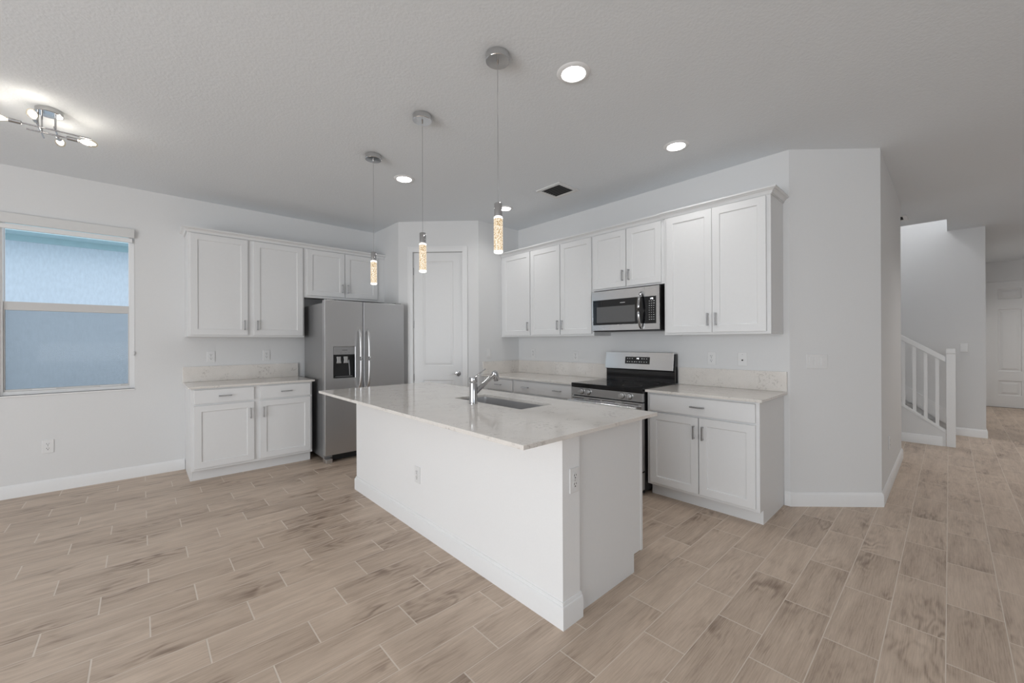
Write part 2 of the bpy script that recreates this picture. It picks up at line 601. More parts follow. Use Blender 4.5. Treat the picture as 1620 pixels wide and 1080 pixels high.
# ------------------------------------------------------------------ the room
CEIL = 2.835
YL = 5.42           # window wall
XR = 3.80           # range wall
A_ = (2.397, 5.42); B_ = (2.397, 4.715); C_ = (3.110, 3.990); D_ = (3.80, 3.990)
E_ = (3.80, 0.862); F_ = (4.31, 0.366); G_ = (6.24, 0.366)
XB, YB = -4.5, -3.8  # walls behind the camera

struct(MB().box(-6, -5.5, -0.12, 13.2, 9.5 - 4, 0.0).build('floor', M['floor']), 'pale brown wood-look plank tile floor', 'floor')

c = MB()
c.box(XB - 0.1, YB - 0.1, CEIL, 7.48, YL + 0.1, CEIL + 0.22)
c.box(7.48, YB - 0.1, CEIL, 8.42, 0.017, CEIL + 0.22)
c.box(8.42, YB - 0.1, CEIL, 12.5, -0.2, CEIL + 0.22)
struct(c.build('ceiling', M['ceiling'], merge=False), 'white knockdown-textured ceiling', 'ceiling')

# window wall (hole for the window, x -0.905..-0.045, z 0.872..2.43)
WX0, WX1, WZ0, WZ1 = -0.905, -0.045, 0.872, 2.43
w = MB()
w.box(XB, YL, 0, WX0, YL + 0.16, CEIL)
w.box(WX1, YL, 0, A_[0] + 0.12, YL + 0.16, CEIL)
w.box(WX0, YL, 0, WX1, YL + 0.16, WZ0)
w.box(WX0, YL, WZ1, WX1, YL + 0.16, CEIL)
struct(w.build('wall_left', M['wall'], merge=False), 'white painted wall with the window', 'wall')

struct(MB().prism([A_, B_, (B_[0] + 0.03, B_[1] + 0.14), (A_[0] + 0.12, B_[1] + 0.10), (A_[0] + 0.12, A_[1])], 'z', 0, CEIL).build('wall_pantry_left', M['wall']), 'short white side wall between refrigerator and pantry door', 'wall')
DANG = math.atan2(C_[1] - B_[1], C_[0] - B_[0])
DLEN = math.hypot(C_[1] - B_[1], C_[0] - B_[0])
w = MB()
PD0, PD1, PDZ = 0.182, 0.816, 2.452
w.box(0, 0, 0, PD0, 0.11, CEIL)
w.box(PD1, 0, 0, DLEN, 0.11, CEIL)
w.box(PD0, 0, PDZ, PD1, 0.11, CEIL)
wd = w.build('wall_pantry_front', M['wall'], merge=False)
wd.location = (B_[0], B_[1], 0)
wd.rotation_euler = (0, 0, DANG)
struct(wd, 'angled white pantry wall around the pantry door', 'wall')
struct(MB().prism([C_, D_, (D_[0], D_[1] + 0.12), (C_[0] + 0.06, C_[1] + 0.12)], 'z', 0, CEIL).build('wall_pantry_right', M['wall']), 'short white wall to the right of the pantry door', 'wall')
struct(MB().box(XR, E_[1], 0, XR + 0.12, D_[1] + 0.12, CEIL).build('wall_range', M['wall']), 'white wall behind the range and microwave', 'wall')
struct(MB().prism([E_, F_, (4.36, 0.486), (3.92, 0.92)], 'z', 0, CEIL).build('wall_corner', M['wall']), 'angled white wall with the triple light switch', 'wall')
struct(MB().prism([F_, G_, (6.24, 3.0), (6.12, 3.0), (6.12, 0.486), (4.36, 0.486)], 'z', 0, CEIL).build('wall_hall', M['wall']), 'white hallway wall receding towards the staircase', 'wall')
# stair hall, foyer
w = MB()
w.box(8.30, -0.33, 0, 8.42, 3.6, 5.3)
struct(w.build('wall_stairs', M['wall']), 'white wall behind the staircase', 'wall')
struct(MB().box(8.42, -0.33, 0, 12.42, -0.21, CEIL + 0.1).build('wall_foyer', M['wall']), 'white side wall of the entrance hall', 'wall')
FDY0, FDY1, FDZ = -0.478, -1.44, 2.452
w = MB()
w.box(12.30, FDY0, 0, 12.42, -0.21, CEIL)
w.box(12.30, -2.2, 0, 12.42, FDY1, CEIL)
w.box(12.30, FDY1, FDZ, 12.42, FDY0, CEIL)
struct(w.build('wall_entry', M['wall'], merge=False), 'white end wall around the front door', 'wall')
struct(MB().box(4.6, -2.32, 0, 12.42, -2.2, CEIL).build('wall_hall_opposite', M['wall']), 'white hallway wall outside the picture', 'wall')
# walls of the great room behind the camera, with the sliding door opening and an opening added to let in side light
w = MB()
w.box(XB - 0.12, YB, 0, XB, -1.6, CEIL)
w.box(XB - 0.12, 2.8, 0, XB, YL + 0.1, CEIL)
w.box(XB - 0.12, -1.6, 2.2, XB, 2.8, CEIL)
struct(w.build('wall_back', M['wall'], merge=False), 'white wall behind the camera with the sliding door opening', 'wall')
w = MB()
w.box(XB, YB - 0.12, 0, -1.9, YB, CEIL)
w.box(1.1, YB - 0.12, 0, 4.72, YB, CEIL)
w.box(-1.9, YB - 0.12, 0, 1.1, YB, 0.75)
w.box(-1.9, YB - 0.12, 2.3, 1.1, YB, CEIL)
w.box(4.6, YB, 0, 4.72, -2.2, CEIL)
struct(w.build('wall_near', M['wall'], merge=False), 'white wall behind the camera with an opening added for side light', 'wall')
# stairwell shaft above the ceiling opening
w = MB()
w.box(7.36, 0.0, CEIL + 0.22, 7.48, 3.6, 5.3)
w.box(7.36, -0.12, CEIL + 0.22, 8.42, 0.0, 5.3)
w.box(7.36, 3.5, 0, 8.42, 3.62, 5.3)
w.box(7.36, -0.12, 5.3, 8.42, 3.62, 5.4)
struct(w.build('wall_stairwell', M['wall'], merge=False), 'white walls of the stairwell above the ceiling opening', 'wall')

# baseboards
BASE = [(0, 0), (0.014, 0), (0.014, 0.088), (0.011, 0.096), (0.007, 0.102), (0.004, 0.109), (0, 0.110)]


def baseboard(name, path, label, side=1, prof=BASE):
    return struct(MB().sweep(path, prof, side).build(name, M['trim'], smooth=30), label, 'baseboard')


baseboard('baseboard_left', [(XB, YL), (0.335, YL)], 'white baseboard below the window')
baseboard('baseboard_pantry_left', [B_, (B_[0] + 0.118 * cos(DANG), B_[1] + 0.118 * sin(DANG))], 'white baseboard left of the pantry door')
baseboard('baseboard_corner', [(3.80, 0.90), E_, F_, G_, (6.24, 2.9)], 'white baseboard around the angled wall and hallway corner')
baseboard('baseboard_foyer', [(8.30, 0.02), (8.30, -0.33), (12.3, -0.33)], 'white baseboard beside the newel post and into the foyer')

# ---------------------------------------------------------------- window_1 and what is outside it
win = bpy.data.objects.new('window_1', None)
win.location = (WX0, YL, WZ0)
COL.objects.link(win)
struct(win, 'white single-hung window with a raised blind', 'window')
ww, wh = WX1 - WX0, WZ1 - WZ0
fy = 0.045                      # frame set back in the wall
f = MB()
f.box(0, fy, 0, 0.040, fy + 0.075, wh); f.box(ww - 0.040, fy, 0, ww, fy + 0.075, wh)
f.box(0.040, fy, 0, ww - 0.040, fy + 0.075, 0.030); f.box(0.040, fy, wh - 0.045, ww - 0.040, fy + 0.075, wh)
f.build('window_frame', M['trim'], win, bevel=0.002, merge=False)
s = MB()
zr0, zr1 = 0.735, 0.808         # meeting rail
s.box(0.006 + 0.034, fy + 0.012, zr0, ww - 0.040, fy + 0.045, zr1)
s.box(0.0405, fy + 0.012, 0.0305, 0.048, fy + 0.045, zr0); s.box(ww - 0.048, fy + 0.012, 0.0305, ww - 0.0405, fy + 0.045, zr0)
s.box(0.048, fy + 0.012, 0.0305, ww - 0.048, fy + 0.045, 0.047)
lower = s.build('lower_sash', M['sash'], win, bevel=0.002, merge=False)
MB().box(0.046, fy + 0.026, 0.045, ww - 0.046, fy + 0.030, zr0 + 0.004).build('pane', M['glass'], lower)
l = MB()
for xx in (0.20, 0.62):
    l.box(xx, fy + 0.004, 0.034, xx + 0.14, fy + 0.012, 0.042)
l.build('finger_lift', M['trim'], lower, merge=False)
u = MB()
u.box(0.0405, fy + 0.046, zr0 + 0.02, 0.044, fy + 0.070, wh - 0.05); u.box(ww - 0.044, fy + 0.046, zr0 + 0.02, ww - 0.0405, fy + 0.070, wh - 0.05)
u.box(0.044, fy + 0.046, zr0 + 0.012, ww - 0.044, fy + 0.070, zr0 + 0.04)
upper = u.build('upper_sash', M['trim'], win, merge=False)
MB().box(0.043, fy + 0.056, zr0 + 0.035, ww - 0.043, fy + 0.060, wh - 0.046).build('pane', M['glass'], upper)
MB().box(0.041, fy + 0.071, 0.031, ww - 0.041, fy + 0.0715, zr0 + 0.03).build('insect_screen', M['screen'], win)
MB().box(-0.0, -0.012, -0.012, ww, fy, 0.0).build('window_sill', M['sill'], win, bevel=0.003)

bl = thing('window_blind', 'white raised blind with valance along the window top', 'blind', (WX0, YL, 0))
MB().box(-0.003, -0.030, 2.342, ww + 0.003, -0.001, 2.428).build('valance', M['shade'], bl, bevel=0.004)
MB().box(0.012, 0.004, 2.300, ww - 0.012, 0.036, 2.341).build('bottom_rail', M['trim'], bl, bevel=0.004)
cd = MB()
cd.cyl((ww - 0.004, -0.006, 2.34), (ww - 0.004, -0.006, 1.23), 0.0012, 6)
cd.build('pull_cord', M['trim'], bl)
MB().lathe([(0.001, 1.238), (0.006, 1.232), (0.009, 1.215), (0.006, 1.198), (0.001, 1.193)], (ww - 0.004, -0.0075, 0), 12).build('cord_tassel', M['shade'], bl, smooth=40)

nh = thing('neighbour_house', 'pale blue stucco house side wall outside the window', 'house', (0, 8.5, 0))
MB().box(-6, 0, -0.3, 3, 0.2, 2.78).build('stucco_wall', M['stucco'], nh)
MB().box(-6, -0.02, 2.70, 3, 0, 2.78).build('frieze_board', M['soffit'], nh)
e = MB()
e.box(-6, -0.42, 2.78, 3, 0.2, 2.81); e.box(-6, -0.45, 2.76, 3, -0.42, 2.95)
e.build('soffit', M['soffit'], nh, merge=False)
struct(MB().box(-6, 5.6, -0.35, 3, 9.4, -0.14).build('ground_outside', M['pale_ground']), 'unseen ground between the houses, made pale to bounce light', 'ground')

# ---------------------------------------------------------------- pantry door (door_1)
dr = bpy.data.objects.new('door_1', None)
dr.location = (B_[0], B_[1], 0)
dr.rotation_euler = (0, 0, DANG)
COL.objects.link(dr)
struct(dr, 'white two-panel pantry door with a chrome lever', 'door')
RAISE = [(0, 0), (0.008, 0.006), (0.016, 0.006), (0.034, 0.0015)]
MB().paneled(0.188, 0.810, 0.008, 2.444, 0.022, 0.035, [(0.305, 0.693, 1.015, 2.335), (0.305, 0.693, 0.24, 0.835)], RAISE).build('door_slab', M['door'], dr)
j = MB()
j.box(0.1825, 0.001, 0, 0.186, 0.108, 2.4515); j.box(0.812, 0.001, 0, 0.8155, 0.108, 2.4515); j.box(0.186, 0.001, 2.448, 0.812, 0.108, 2.4515)
j.box(0.186, 0.060, 0, 0.198, 0.095, 2.448); j.box(0.800, 0.060, 0, 0.812, 0.095, 2.448); j.box(0.198, 0.060, 2.436, 0.800, 0.095, 2.448)
j.build('door_jamb', M['trim'], dr, merge=False)
lv = MB()
lv.lathe([(0.030, 0.021), (0.033, 0.016), (0.031, 0.010), (0.012, 0.007), (0.011, -0.032), (0.008, -0.036)], (0.752, 0, 0.918), 24, 'y')
lv.tube([(0.752, -0.030, 0.918), (0.735, -0.034, 0.918), (0.70, -0.034, 0.9165), (0.645, -0.030, 0.914)], [0.008, 0.008, 0.007, 0.005], 10)
lv.build('lever_handle', M['chrome'], dr, smooth=40, merge=False)
for z in (2.21, 1.54, 0.87, 0.20):
    MB().cyl((0.187, 0.018, z - 0.045), (0.187, 0.018, z + 0.045), 0.006, 10).build('hinge', M['nickel'], dr, smooth=40)
MB().box(0.8105, 0.024, 0.895, 0.8118, 0.05, 0.945).build('strike_plate', M['mark_dark'], dr)


def casing(name, x0, x1, z1, wd_, loc, rot, label):
    m = MB()
    for a, b, s in ((x0 - wd_, x0, 1), (x1, x1 + wd_, -1)):
        m.box(a, -0.014, 0, b, 0, z1 + wd_)
        if s == 1:
            m.box(a, -0.018, 0, a + 0.018, -0.014, z1 + wd_)
        else:
            m.box(b - 0.018, -0.018, 0, b, -0.014, z1 + wd_)
    m.box(x0, -0.014, z1, x1, 0, z1 + wd_)
    m.box(x0 - wd_ + 0.018, -0.018, z1 + wd_ - 0.018, x1 + wd_ - 0.018, -0.014, z1 + wd_)
    o = m.build(name, M['trim'], bevel=0.002, merge=False)
    o.location = loc
    o.rotation_euler = (0, 0, rot)
    return struct(o, label, 'trim')


casing('trim_1', 0.184, 0.814, 2.450, 0.064, (B_[0], B_[1], 0), DANG, 'white casing around the pantry door')

# ---------------------------------------------------------------- front door (door_2)
fd = bpy.data.objects.new('door_2', None)
fd.location = (12.30, -0.478, 0)
fd.rotation_euler = (0, 0, R(-90))
COL.objects.link(fd)
struct(fd, 'white panelled front door at the end of the hall', 'door')
cols = [(0.165, 0.455), (0.53, 0.82)]
rows = [(0.235, 0.522), (0.703, 1.909), (2.102, 2.303)]
MB().paneled(0.012, 0.95, 0.006, 2.444, 0.02, 0.045, [(a, b, c_, d_) for a, b in cols for c_, d_ in rows], [(0, 0), (0.012, 0.012), (0.028, 0.012), (0.06, 0.002)]).build('door_slab', M['door'], fd)
MB().lathe([(0.012, 0.019), (0.012, 0.012), (0.006, 0.010)], (0.4925, 0, 1.60), 16, 'y').build('peephole', M['nickel'], fd, smooth=40)
j = MB()
j.box(0.0005, 0.001, 0, 0.010, 0.118, 2.4515); j.box(0.952, 0.001, 0, 0.9615, 0.118, 2.4515); j.box(0.010, 0.001, 2.447, 0.952, 0.118, 2.4515)
j.build('door_jamb', M['trim'], fd, merge=False)
MB().box(0.010, -0.004, 0, 0.952, 0.10, 0.005).build('threshold', mat_plain('brown_threshold', (0.12, 0.08, 0.05), 0.5, noise=30), fd)


# ---------------------------------------------------------------- cabinets
CH = 0.009


def bar_handle(parent, x, y, z, length=0.105, vertical=True, mat=None):
    """squared bar pull standing 26 mm off the face at y"""
    m = MB()
    h = length / 2
    t = 0.0052
    if vertical:
        m.box(x - t, y - 0.030, z - h, x + t, y - 0.021, z + h)
        for zz in (z - h + 0.007, z + h - 0.007):
            m.box(x - t * .8, y - 0.0215, zz - 0.005, x + t * .8, y, zz + 0.005)
    else:
        m.box(x - h, y - 0.030, z - t, x + h, y - 0.021, z + t)
        for xx in (x - h + 0.007, x + h - 0.007):
            m.box(xx - 0.005, y - 0.0215, z - t * .8, xx + 0.005, y, z + t * .8)
    o = m.build('handle', mat or M['nickel'], parent, bevel=0.0012, merge=False, seg=1)
    o['label'] = 'brushed nickel bar pull'
    return o


def shaker_door(parent, x0, x1, z0, z1, handle=None, hz='low', fr=0.058):
    d = MB().paneled(x0, x1, z0, z1, -0.020, 0.0195, [(x0 + fr, x1 - fr, z0 + fr, z1 - fr)], [(0, 0), (0.0025, 0.007), (0.004, 0.008)]).build('door', M['cab'], parent, bevel=0.0012, seg=1)
    if handle:
        hx = x0 + 0.030 if handle == 'left' else x1 - 0.030
        hzc = z0 + 0.106 if hz == 'low' else z1 - 0.113
        bar_handle(d, hx, -0.020, hzc)
    return d


def drawer_front(parent, x0, x1, z0, z1, handles=1):
    d = MB().box(x0, -0.020, z0, x1, -0.0005, z1).build('drawer', M['cab'], parent, bevel=0.003)
    for k in range(handles):
        hx = x0 + (x1 - x0) * ((k + 0.5) / handles if handles == 1 else (0.22, 0.78)[k])
        bar_handle(d, hx, -0.020, (z0 + z1) / 2, vertical=False)
    return d


def base_cabinet(label, loc, rot, w, depth, doors, drawers, group, top=0.884, toe=0.104):
    t = thing('base_cabinet', label, 'cabinet', loc, rot, group)
    m = MB()
    m.box(0, 0.019, toe, 0.018, depth, top); m.box(w - 0.018, 0.019, toe, w, depth, top)
    m.box(0.018, 0.019, toe, w - 0.018, depth, toe + 0.018); m.box(0.018, depth - 0.012, toe + 0.018, w - 0.018, depth, top)
    m.box(0.018, 0.019, top - 0.018, w - 0.018, depth - 0.012, top)
    m.box(0, 0.0765, 0, 0.018, depth, toe); m.box(w - 0.018, 0.0765, 0, w, depth, toe)
    m.build('carcass', M['cab'], t, merge=False)
    MB().box(0, 0, toe, w, 0.0188, top).build('face_frame', M['cab'], t, bevel=0.0015, seg=1)
    MB().box(0.0185, 0.0770, 0, w - 0.0185, 0.089, toe - 0.0005).build('toe_kick', M['cab'], t)
    for a in drawers:
        drawer_front(t, *a)
    for a in doors:
        shaker_door(t, *a)
    return t


def upper_cabinet(label, loc, rot, w, depth, z0, z1, doors, group):
    t = thing('upper_cabinet', label, 'cabinet', loc, rot, group)
    m = MB()
    m.box(0, 0.019, z0, 0.016, depth, z1); m.box(w - 0.016, 0.019, z0, w, depth, z1)
    m.box(0.016, 0.019, z0 + 0.012, w - 0.016, depth, z0 + 0.028); m.box(0.016, 0.019, z1 - 0.016, w - 0.016, depth, z1)
    m.box(0.016, depth - 0.008, z0 + 0.028, w - 0.016, depth, z1 - 0.016)
    m.build('carcass', M['cab'], t, merge=False)
    MB().box(0, 0, z0, w, 0.0188, z1).build('face_frame', M['cab'], t, bevel=0.0015, seg=1)
    for a in doors:
        shaker_door(t, *a)
    return t


R90 = R(-90)
# window-wall run
LX = 0.340
base_cabinet('white base cabinet on the window wall left of the refrigerator, two drawers over two doors', (LX, 4.81, 0), 0, 1.060, 0.609,
             [(0.023, 0.506, 0.130, 0.720, 'right', 'high'), (0.559, 1.040, 0.130, 0.720, 'left', 'high')],
             [(0.023, 0.506, 0.738, 0.869), (0.559, 1.040, 0.738, 0.869)], 'base cabinets')
upper_cabinet('white two-door wall cabinet on the window wall left of the refrigerator', (LX, 5.115, 0), 0, 1.066, 0.304, 1.378, 2.420,
              [(0.022, 0.505, 1.398, 2.412, 'right', 'low'), (0.562, 1.048, 1.398, 2.412, 'left', 'low')], 'wall-hung cabinets')
upper_cabinet('white short two-door cabinet above the refrigerator', (1.4065, 5.115, 0), 0, 0.9895, 0.304, 1.845, 2.420,
              [(0.032, 0.462, 1.872, 2.412, 'right', 'low'), (0.470, 0.886, 1.872, 2.412, 'left', 'low')], 'wall-hung cabinets')
# range-wall run, left to right
base_cabinet('white narrow base cabinet in the corner beside the pantry wall', (3.19, 3.9885, 0), R90, 0.562, 0.609,
             [(0.070, 0.545, 0.130, 0.720, 'right', 'high')], [(0.070, 0.545, 0.738, 0.869)], 'base cabinets')
base_cabinet('white wide base cabinet directly left of the range, one long drawer with two pulls', (3.19, 3.426, 0), R90, 0.886, 0.609,
             [(0.020, 0.437, 0.130, 0.720, 'right', 'high'), (0.445, 0.862, 0.130, 0.720, 'left', 'high')], [(0.020, 0.862, 0.738, 0.869, 2)], 'base cabinets')
base_cabinet('white base cabinet right of the range, one drawer over two doors', (3.19, 1.752, 0), R90, 0.849, 0.609,
             [(0.029, 0.431, 0.128, 0.718, 'right', 'high'), (0.438, 0.826, 0.128, 0.718, 'left', 'high')], [(0.029, 0.826, 0.733, 0.869)], 'base cabinets')
upper_cabinet('white single-door wall cabinet in the corner beside the pantry wall', (3.49, 3.9885, 0), R90, 0.5480, 0.309, 1.375, 2.415,
              [(0.050, 0.541, 1.395, 2.407, 'right', 'low')], 'wall-hung cabinets')
upper_cabinet('white tall two-door wall cabinet directly left of the microwave', (3.49, 3.440, 0), R90, 0.921, 0.309, 1.375, 2.415,
              [(0.003, 0.468, 1.395, 2.407, 'right', 'low'), (0.478, 0.900, 1.395, 2.407, 'left', 'low')], 'wall-hung cabinets')
upper_cabinet('white short two-door cabinet above the microwave', (3.49, 2.5185, 0), R90, 0.7795, 0.309, 1.836, 2.415,
              [(0.002, 0.386, 1.852, 2.407, 'right', 'low'), (0.394, 0.747, 1.852, 2.407, 'left', 'low')], 'wall-hung cabinets')
upper_cabinet('white tall two-door wall cabinet right of the microwave, last before the angled wall', (3.475, 1.7385, 0), R90, 0.8345, 0.324, 1.368, 2.415,
              [(0.026, 0.4145, 1.388, 2.407, 'right', 'low'), (0.4175, 0.806, 1.388, 2.407, 'left', 'low')], 'wall-hung cabinets')

CROWN = [(0.0, 2.4155), (0.006, 2.4155), (0.006, 2.422), (0.011, 2.4215), (0.013, 2.431), (0.019, 2.440), (0.029, 2.4455), (0.029, 2.4485), (0.036, 2.449), (0.043, 2.4545), (0.043, 2.4645), (0.0, 2.4645)]
CROWN_L = [(o, z + 0.006) for o, z in CROWN]
tag(MB().sweep([(LX, YL - 0.001), (LX, 5.1145), (2.396, 5.1145)], CROWN_L, 1).build('crown_molding', M['cab'], smooth=25),
    'white crown molding along the top of the window-wall cabinets', 'molding', 'cabinet crown moldings')
tag(MB().sweep([(3.4895, 3.989), (3.4895, 1.7395), (3.4745, 1.7395), (3.4745, 0.9035), (3.799, 0.9035)], CROWN, 1).build('crown_molding', M['cab'], smooth=25),
    'white crown molding along the top of the range-wall cabinets', 'molding', 'cabinet crown moldings')


# ---------------------------------------------------------------- countertops
def countertop(label, loc, rot, w, depth, splash_w, overhang_left=0.0, side_splash=None, group='quartz worktops'):
    """slab z 0.885..0.905 in front of a wall at local y = depth, backsplash standing on it"""
    t = thing('countertop', label, 'countertop', loc, rot, group)
    MB().box(0, 0, 0.885, w, depth, 0.905).build('slab', M['quartz'], t, bevel=0.0025)
    MB().box(splash_w[0], depth - 0.020, 0.9055, splash_w[1], depth, 1.066).build('backsplash', M['quartz'], t, bevel=0.002)
    if side_splash:
        MB().box(0, side_splash[0], 0.9055, 0.020, depth - 0.0205, 1.066).build('side_splash', M['quartz'], t, bevel=0.002)
    return t


countertop('speckled grey-beige quartz worktop with backsplash left of the refrigerator', (0.318, 4.778, 0), 0, 1.104, 0.641, (0, 1.098))
countertop('speckled grey-beige quartz worktop in the corner left of the range', (3.148, 3.9885, 0), R90, 1.448, 0.651, (0, 1.448), side_splash=(0.022,))
countertop('speckled grey-beige quartz worktop with backsplash right of the range', (3.148, 1.7545, 0), R90, 0.877, 0.651, (0, 0.877))

# ---------------------------------------------------------------- island
IX0, IX1, IY0, IY1 = 1.42, 2.155, 1.204, 3.605
isl = thing('kitchen_island', 'white kitchen island with drywall knee wall and cabinets behind, in the room centre', 'kitchen island', (0, 0, 0))
MB().box(IX0, IY0, 0, 1.545, IY1, 0.8845).build('knee_wall', M['island'], isl)
IB = [(0, 0), (0.014, 0), (0.014, 0.090), (0.011, 0.100), (0.0065, 0.103), (0.006, 0.112), (0.003, 0.117), (0, 0.118)]
MB().sweep([(1.553, IY0), (IX0, IY0), (IX0, IY1), (1.553, IY1)], IB, -1).build('baseboard', M['trim'], isl, smooth=30)
m = MB()
m.prism([(1.5455, 0), (2.063, 0), (2.063, 0.104), (2.133, 0.104), (2.133, 0.8845), (1.5455, 0.8845)], 'y', 1.221, 1.239)
m.build('end_panel', M['cab'], isl)
MB().prism([(1.5455, 0), (2.063, 0), (2.063, 0.104), (2.133, 0.104), (2.133, 0.8845), (1.5455, 0.8845)], 'y', 3.566, 3.584).build('end_panel', M['cab'], isl)
m = MB()
m.box(1.5455, 1.2395, 0.104, 2.1325, 3.5655, 0.122)
m.box(1.5455, 1.2395, 0.122, 1.557, 3.5655, 0.8845)
for yy in (1.70, 2.53, 3.05):
    m.box(1.557, yy - 0.009, 0.122, 2.1325, yy + 0.009, 0.8845)
m.build('carcass', M['cab'], isl, merge=False)
m = MB()
m.box(2.1335, 1.219, 0.100, 2.155, 1.245, 0.8845); m.box(2.1335, 3.56, 0.100, 2.155, 3.586, 0.8845)
m.box(2.1335, 1.245, 0.845, 2.155, 3.56, 0.8845); m.box(2.1335, 1.245, 0.100, 2.155, 3.56, 0.125)
m.build('face_frame', M['cab'], isl, merge=False)
MB().box(2.048, 1.2395, 0.0, 2.0625, 3.5655, 0.1035).build('toe_kick', M['cab'], isl)
for ya, yb, h in ((1.250, 1.690, 'right'), (1.710, 2.110, 'right'), (2.118, 2.520, 'left'), (2.540, 3.040, 'right'), (3.060, 3.550, 'left')):
    d = MB().paneled(0, yb - ya, 0.122, 0.865, -0.020, 0.0195, [(0.058, yb - ya - 0.058, 0.18, 0.807)], [(0, 0), (0.0025, 0.007), (0.004, 0.008)]).build('door', M['cab'], isl)
    d.location = (2.1555, ya, 0)
    d.rotation_euler = (0, 0, R(90))
    bar_handle(d, 0.03 if h == 'left' else yb - ya - 0.03, -0.020, 0.75)

it = thing('island_countertop', 'large speckled beige quartz slab overhanging the white island', 'countertop', (0, 0, 0), 0, 'quartz worktops')
TX0, TX1, TY0, TY1 = 1.111, 2.188, 1.142, 3.636
SX0, SX1, SY0, SY1 = 1.692, 1.985, 1.762, 2.470
m = MB()
for z, flip in ((0.905, False), (0.885, True)):
    for q in (((TX0, TY0), (TX1, TY0), (SX1, SY0), (SX0, SY0)), ((TX1, TY0), (TX1, TY1), (SX1, SY1), (SX1, SY0)),
              ((TX1, TY1), (TX0, TY1), (SX0, SY1), (SX1, SY1)), ((TX0, TY1), (TX0, TY0), (SX0, SY0), (SX0, SY1))):
        m.quad(*[(a, b, z) for a, b in q])
for rc in (((TX0, TY0), (TX1, TY0), (TX1, TY1), (TX0, TY1)), ((SX0, SY0), (SX1, SY0), (SX1, SY1), (SX0, SY1))):
    for i in range(4):
        a, b = rc[i], rc[(i + 1) % 4]
        m.quad((*a, 0.885), (*b, 0.885), (*b, 0.905), (*a, 0.905))
m.build('slab', M['quartz'], it, bevel=0.002)

sk = thing('kitchen_sink', 'stainless steel undermount sink set into the island worktop', 'sink', (0, 0, 0))
m = MB()


def rrect(x0, y0, x1, y1, r, z, n=5):
    pts = []
    for cx_, cy_, a0 in ((x1 - r, y1 - r, 0), (x0 + r, y1 - r, 90), (x0 + r, y0 + r, 180), (x1 - r, y0 + r, 270)):
        for k in range(n + 1):
            a = R(a0 + 90 * k / n)
            pts.append((cx_ + r * cos(a), cy_ + r * sin(a), z))
    return pts


x0, y0, x1, y1 = SX0 - 0.004, SY0 - 0.004, SX1 + 0.004, SY1 + 0.004
m.loft([rrect(x0 - 0.018, y0 - 0.018, x1 + 0.018, y1 + 0.018, 0.03, 0.8845), rrect(x0, y0, x1, y1, 0.02, 0.8845), rrect(x0 + 0.004, y0 + 0.004, x1 - 0.004, y1 - 0.004, 0.025, 0.70),
        rrect(x0 + 0.02, y0 + 0.02, x1 - 0.02, y1 - 0.02, 0.03, 0.685), rrect(x0 + 0.11, y0 + 0.30, x1 - 0.11, y1 - 0.30, 0.03, 0.680)], cap=False)
m.bm.faces.new([m.bm.verts.new(p) for p in rrect(x0 + 0.11, y0 + 0.30, x1 - 0.11, y1 - 0.30, 0.03, 0.680)])
b_ = m.build('basin', M['sink_steel'], sk, smooth=35)
MB().lathe([(0.045, 0.6815), (0.043, 0.6845), (0.030, 0.683), (0.005, 0.6825)], ((x0 + x1) / 2, (y0 + y1) / 2, 0), 24).build('drain', M['chrome'], sk, smooth=40)

fc = thing('faucet', 'chrome single-lever pull-out faucet standing beside the island sink', 'faucet', (1.632, 2.155, 0.9055))
MB().lathe([(0.030, 0), (0.030, 0.004), (0.0275, 0.006), (0.0265, 0.010), (0.0265, 0.135)], seg=32).build('body', M['chrome'], fc, smooth=40)
m = MB()
m.lathe([(0.0262, 0.138), (0.0270, 0.140), (0.0270, 0.172), (0.0255, 0.176), (0.012, 0.178)], seg=32)
m.build('lever_cap', M['chrome'], fc, smooth=40)
MB().tube([(0.014, 0, 0.174), (0.045, 0, 0.192), (0.105, 0, 0.224)], [0.0075, 0.006, 0.0045], 10, flat=(1.3, 0.7)).build('lever', M['chrome'], fc, smooth=40)
MB().tube([(0.018, 0, 0.072), (0.045, 0, 0.092), (0.11, 0, 0.134), (0.175, 0, 0.176)], [0.017, 0.0165, 0.016, 0.0165], 18).build('spout', M['chrome'], fc, smooth=40)
MB().tube([(0.181, 0, 0.203), (0.184, 0, 0.196), (0.196, 0, 0.168), (0.206, 0, 0.140), (0.2065, 0, 0.139)], [0.016, 0.021, 0.0225, 0.0215, 0.014], 20).build('spray_head', M['chrome'], fc, smooth=40)

# ---------------------------------------------------------------- refrigerator
fr = thing('refrigerator', 'stainless steel side-by-side refrigerator with ice dispenser', 'refrigerator', (1.456, 4.56, 0))
FWD = 0.932
MB().box(0.012, 0.078, 0.045, FWD - 0.012, 0.770, 1.752).build('case', M['fridge_side'], fr, bevel=0.004)
dz0, dz1 = 0.088, 1.778
m = MB().paneled(0, 0.4175, dz0, dz1, 0, 0.072, [(0.088, 0.332, 0.917, 1.272)], [(0, 0), (0.004, 0.002), (0.005, 0.050)])
fdoor = m.build('freezer_door', M['steel_v'], fr, bevel=0.004)
fdoor['label'] = 'left stainless door with dispenser'
m = MB().box(0.4245, 0, dz0, FWD, 0.072, dz1)
rdoor = m.build('refrigerator_door', M['steel_v'], fr, bevel=0.006)
for hx, par in ((0.372, fdoor), (0.470, rdoor)):
    n = 15
    path = []
    for k in range(n + 1):
        s_ = k / n
        z = 0.80 + (1.462 - 0.80) * s_
        bow = 0.060 * (1 - (2 * s_ - 1) ** 4) ** 0.5 if 0 < s_ < 1 else 0.0
        path.append((hx, -0.004 - bow, z))
    MB().tube(path, 0.0145, 12, flat=(1.0, 0.75)).build('handle', M['pull'], par, smooth=50)
dsp = MB()
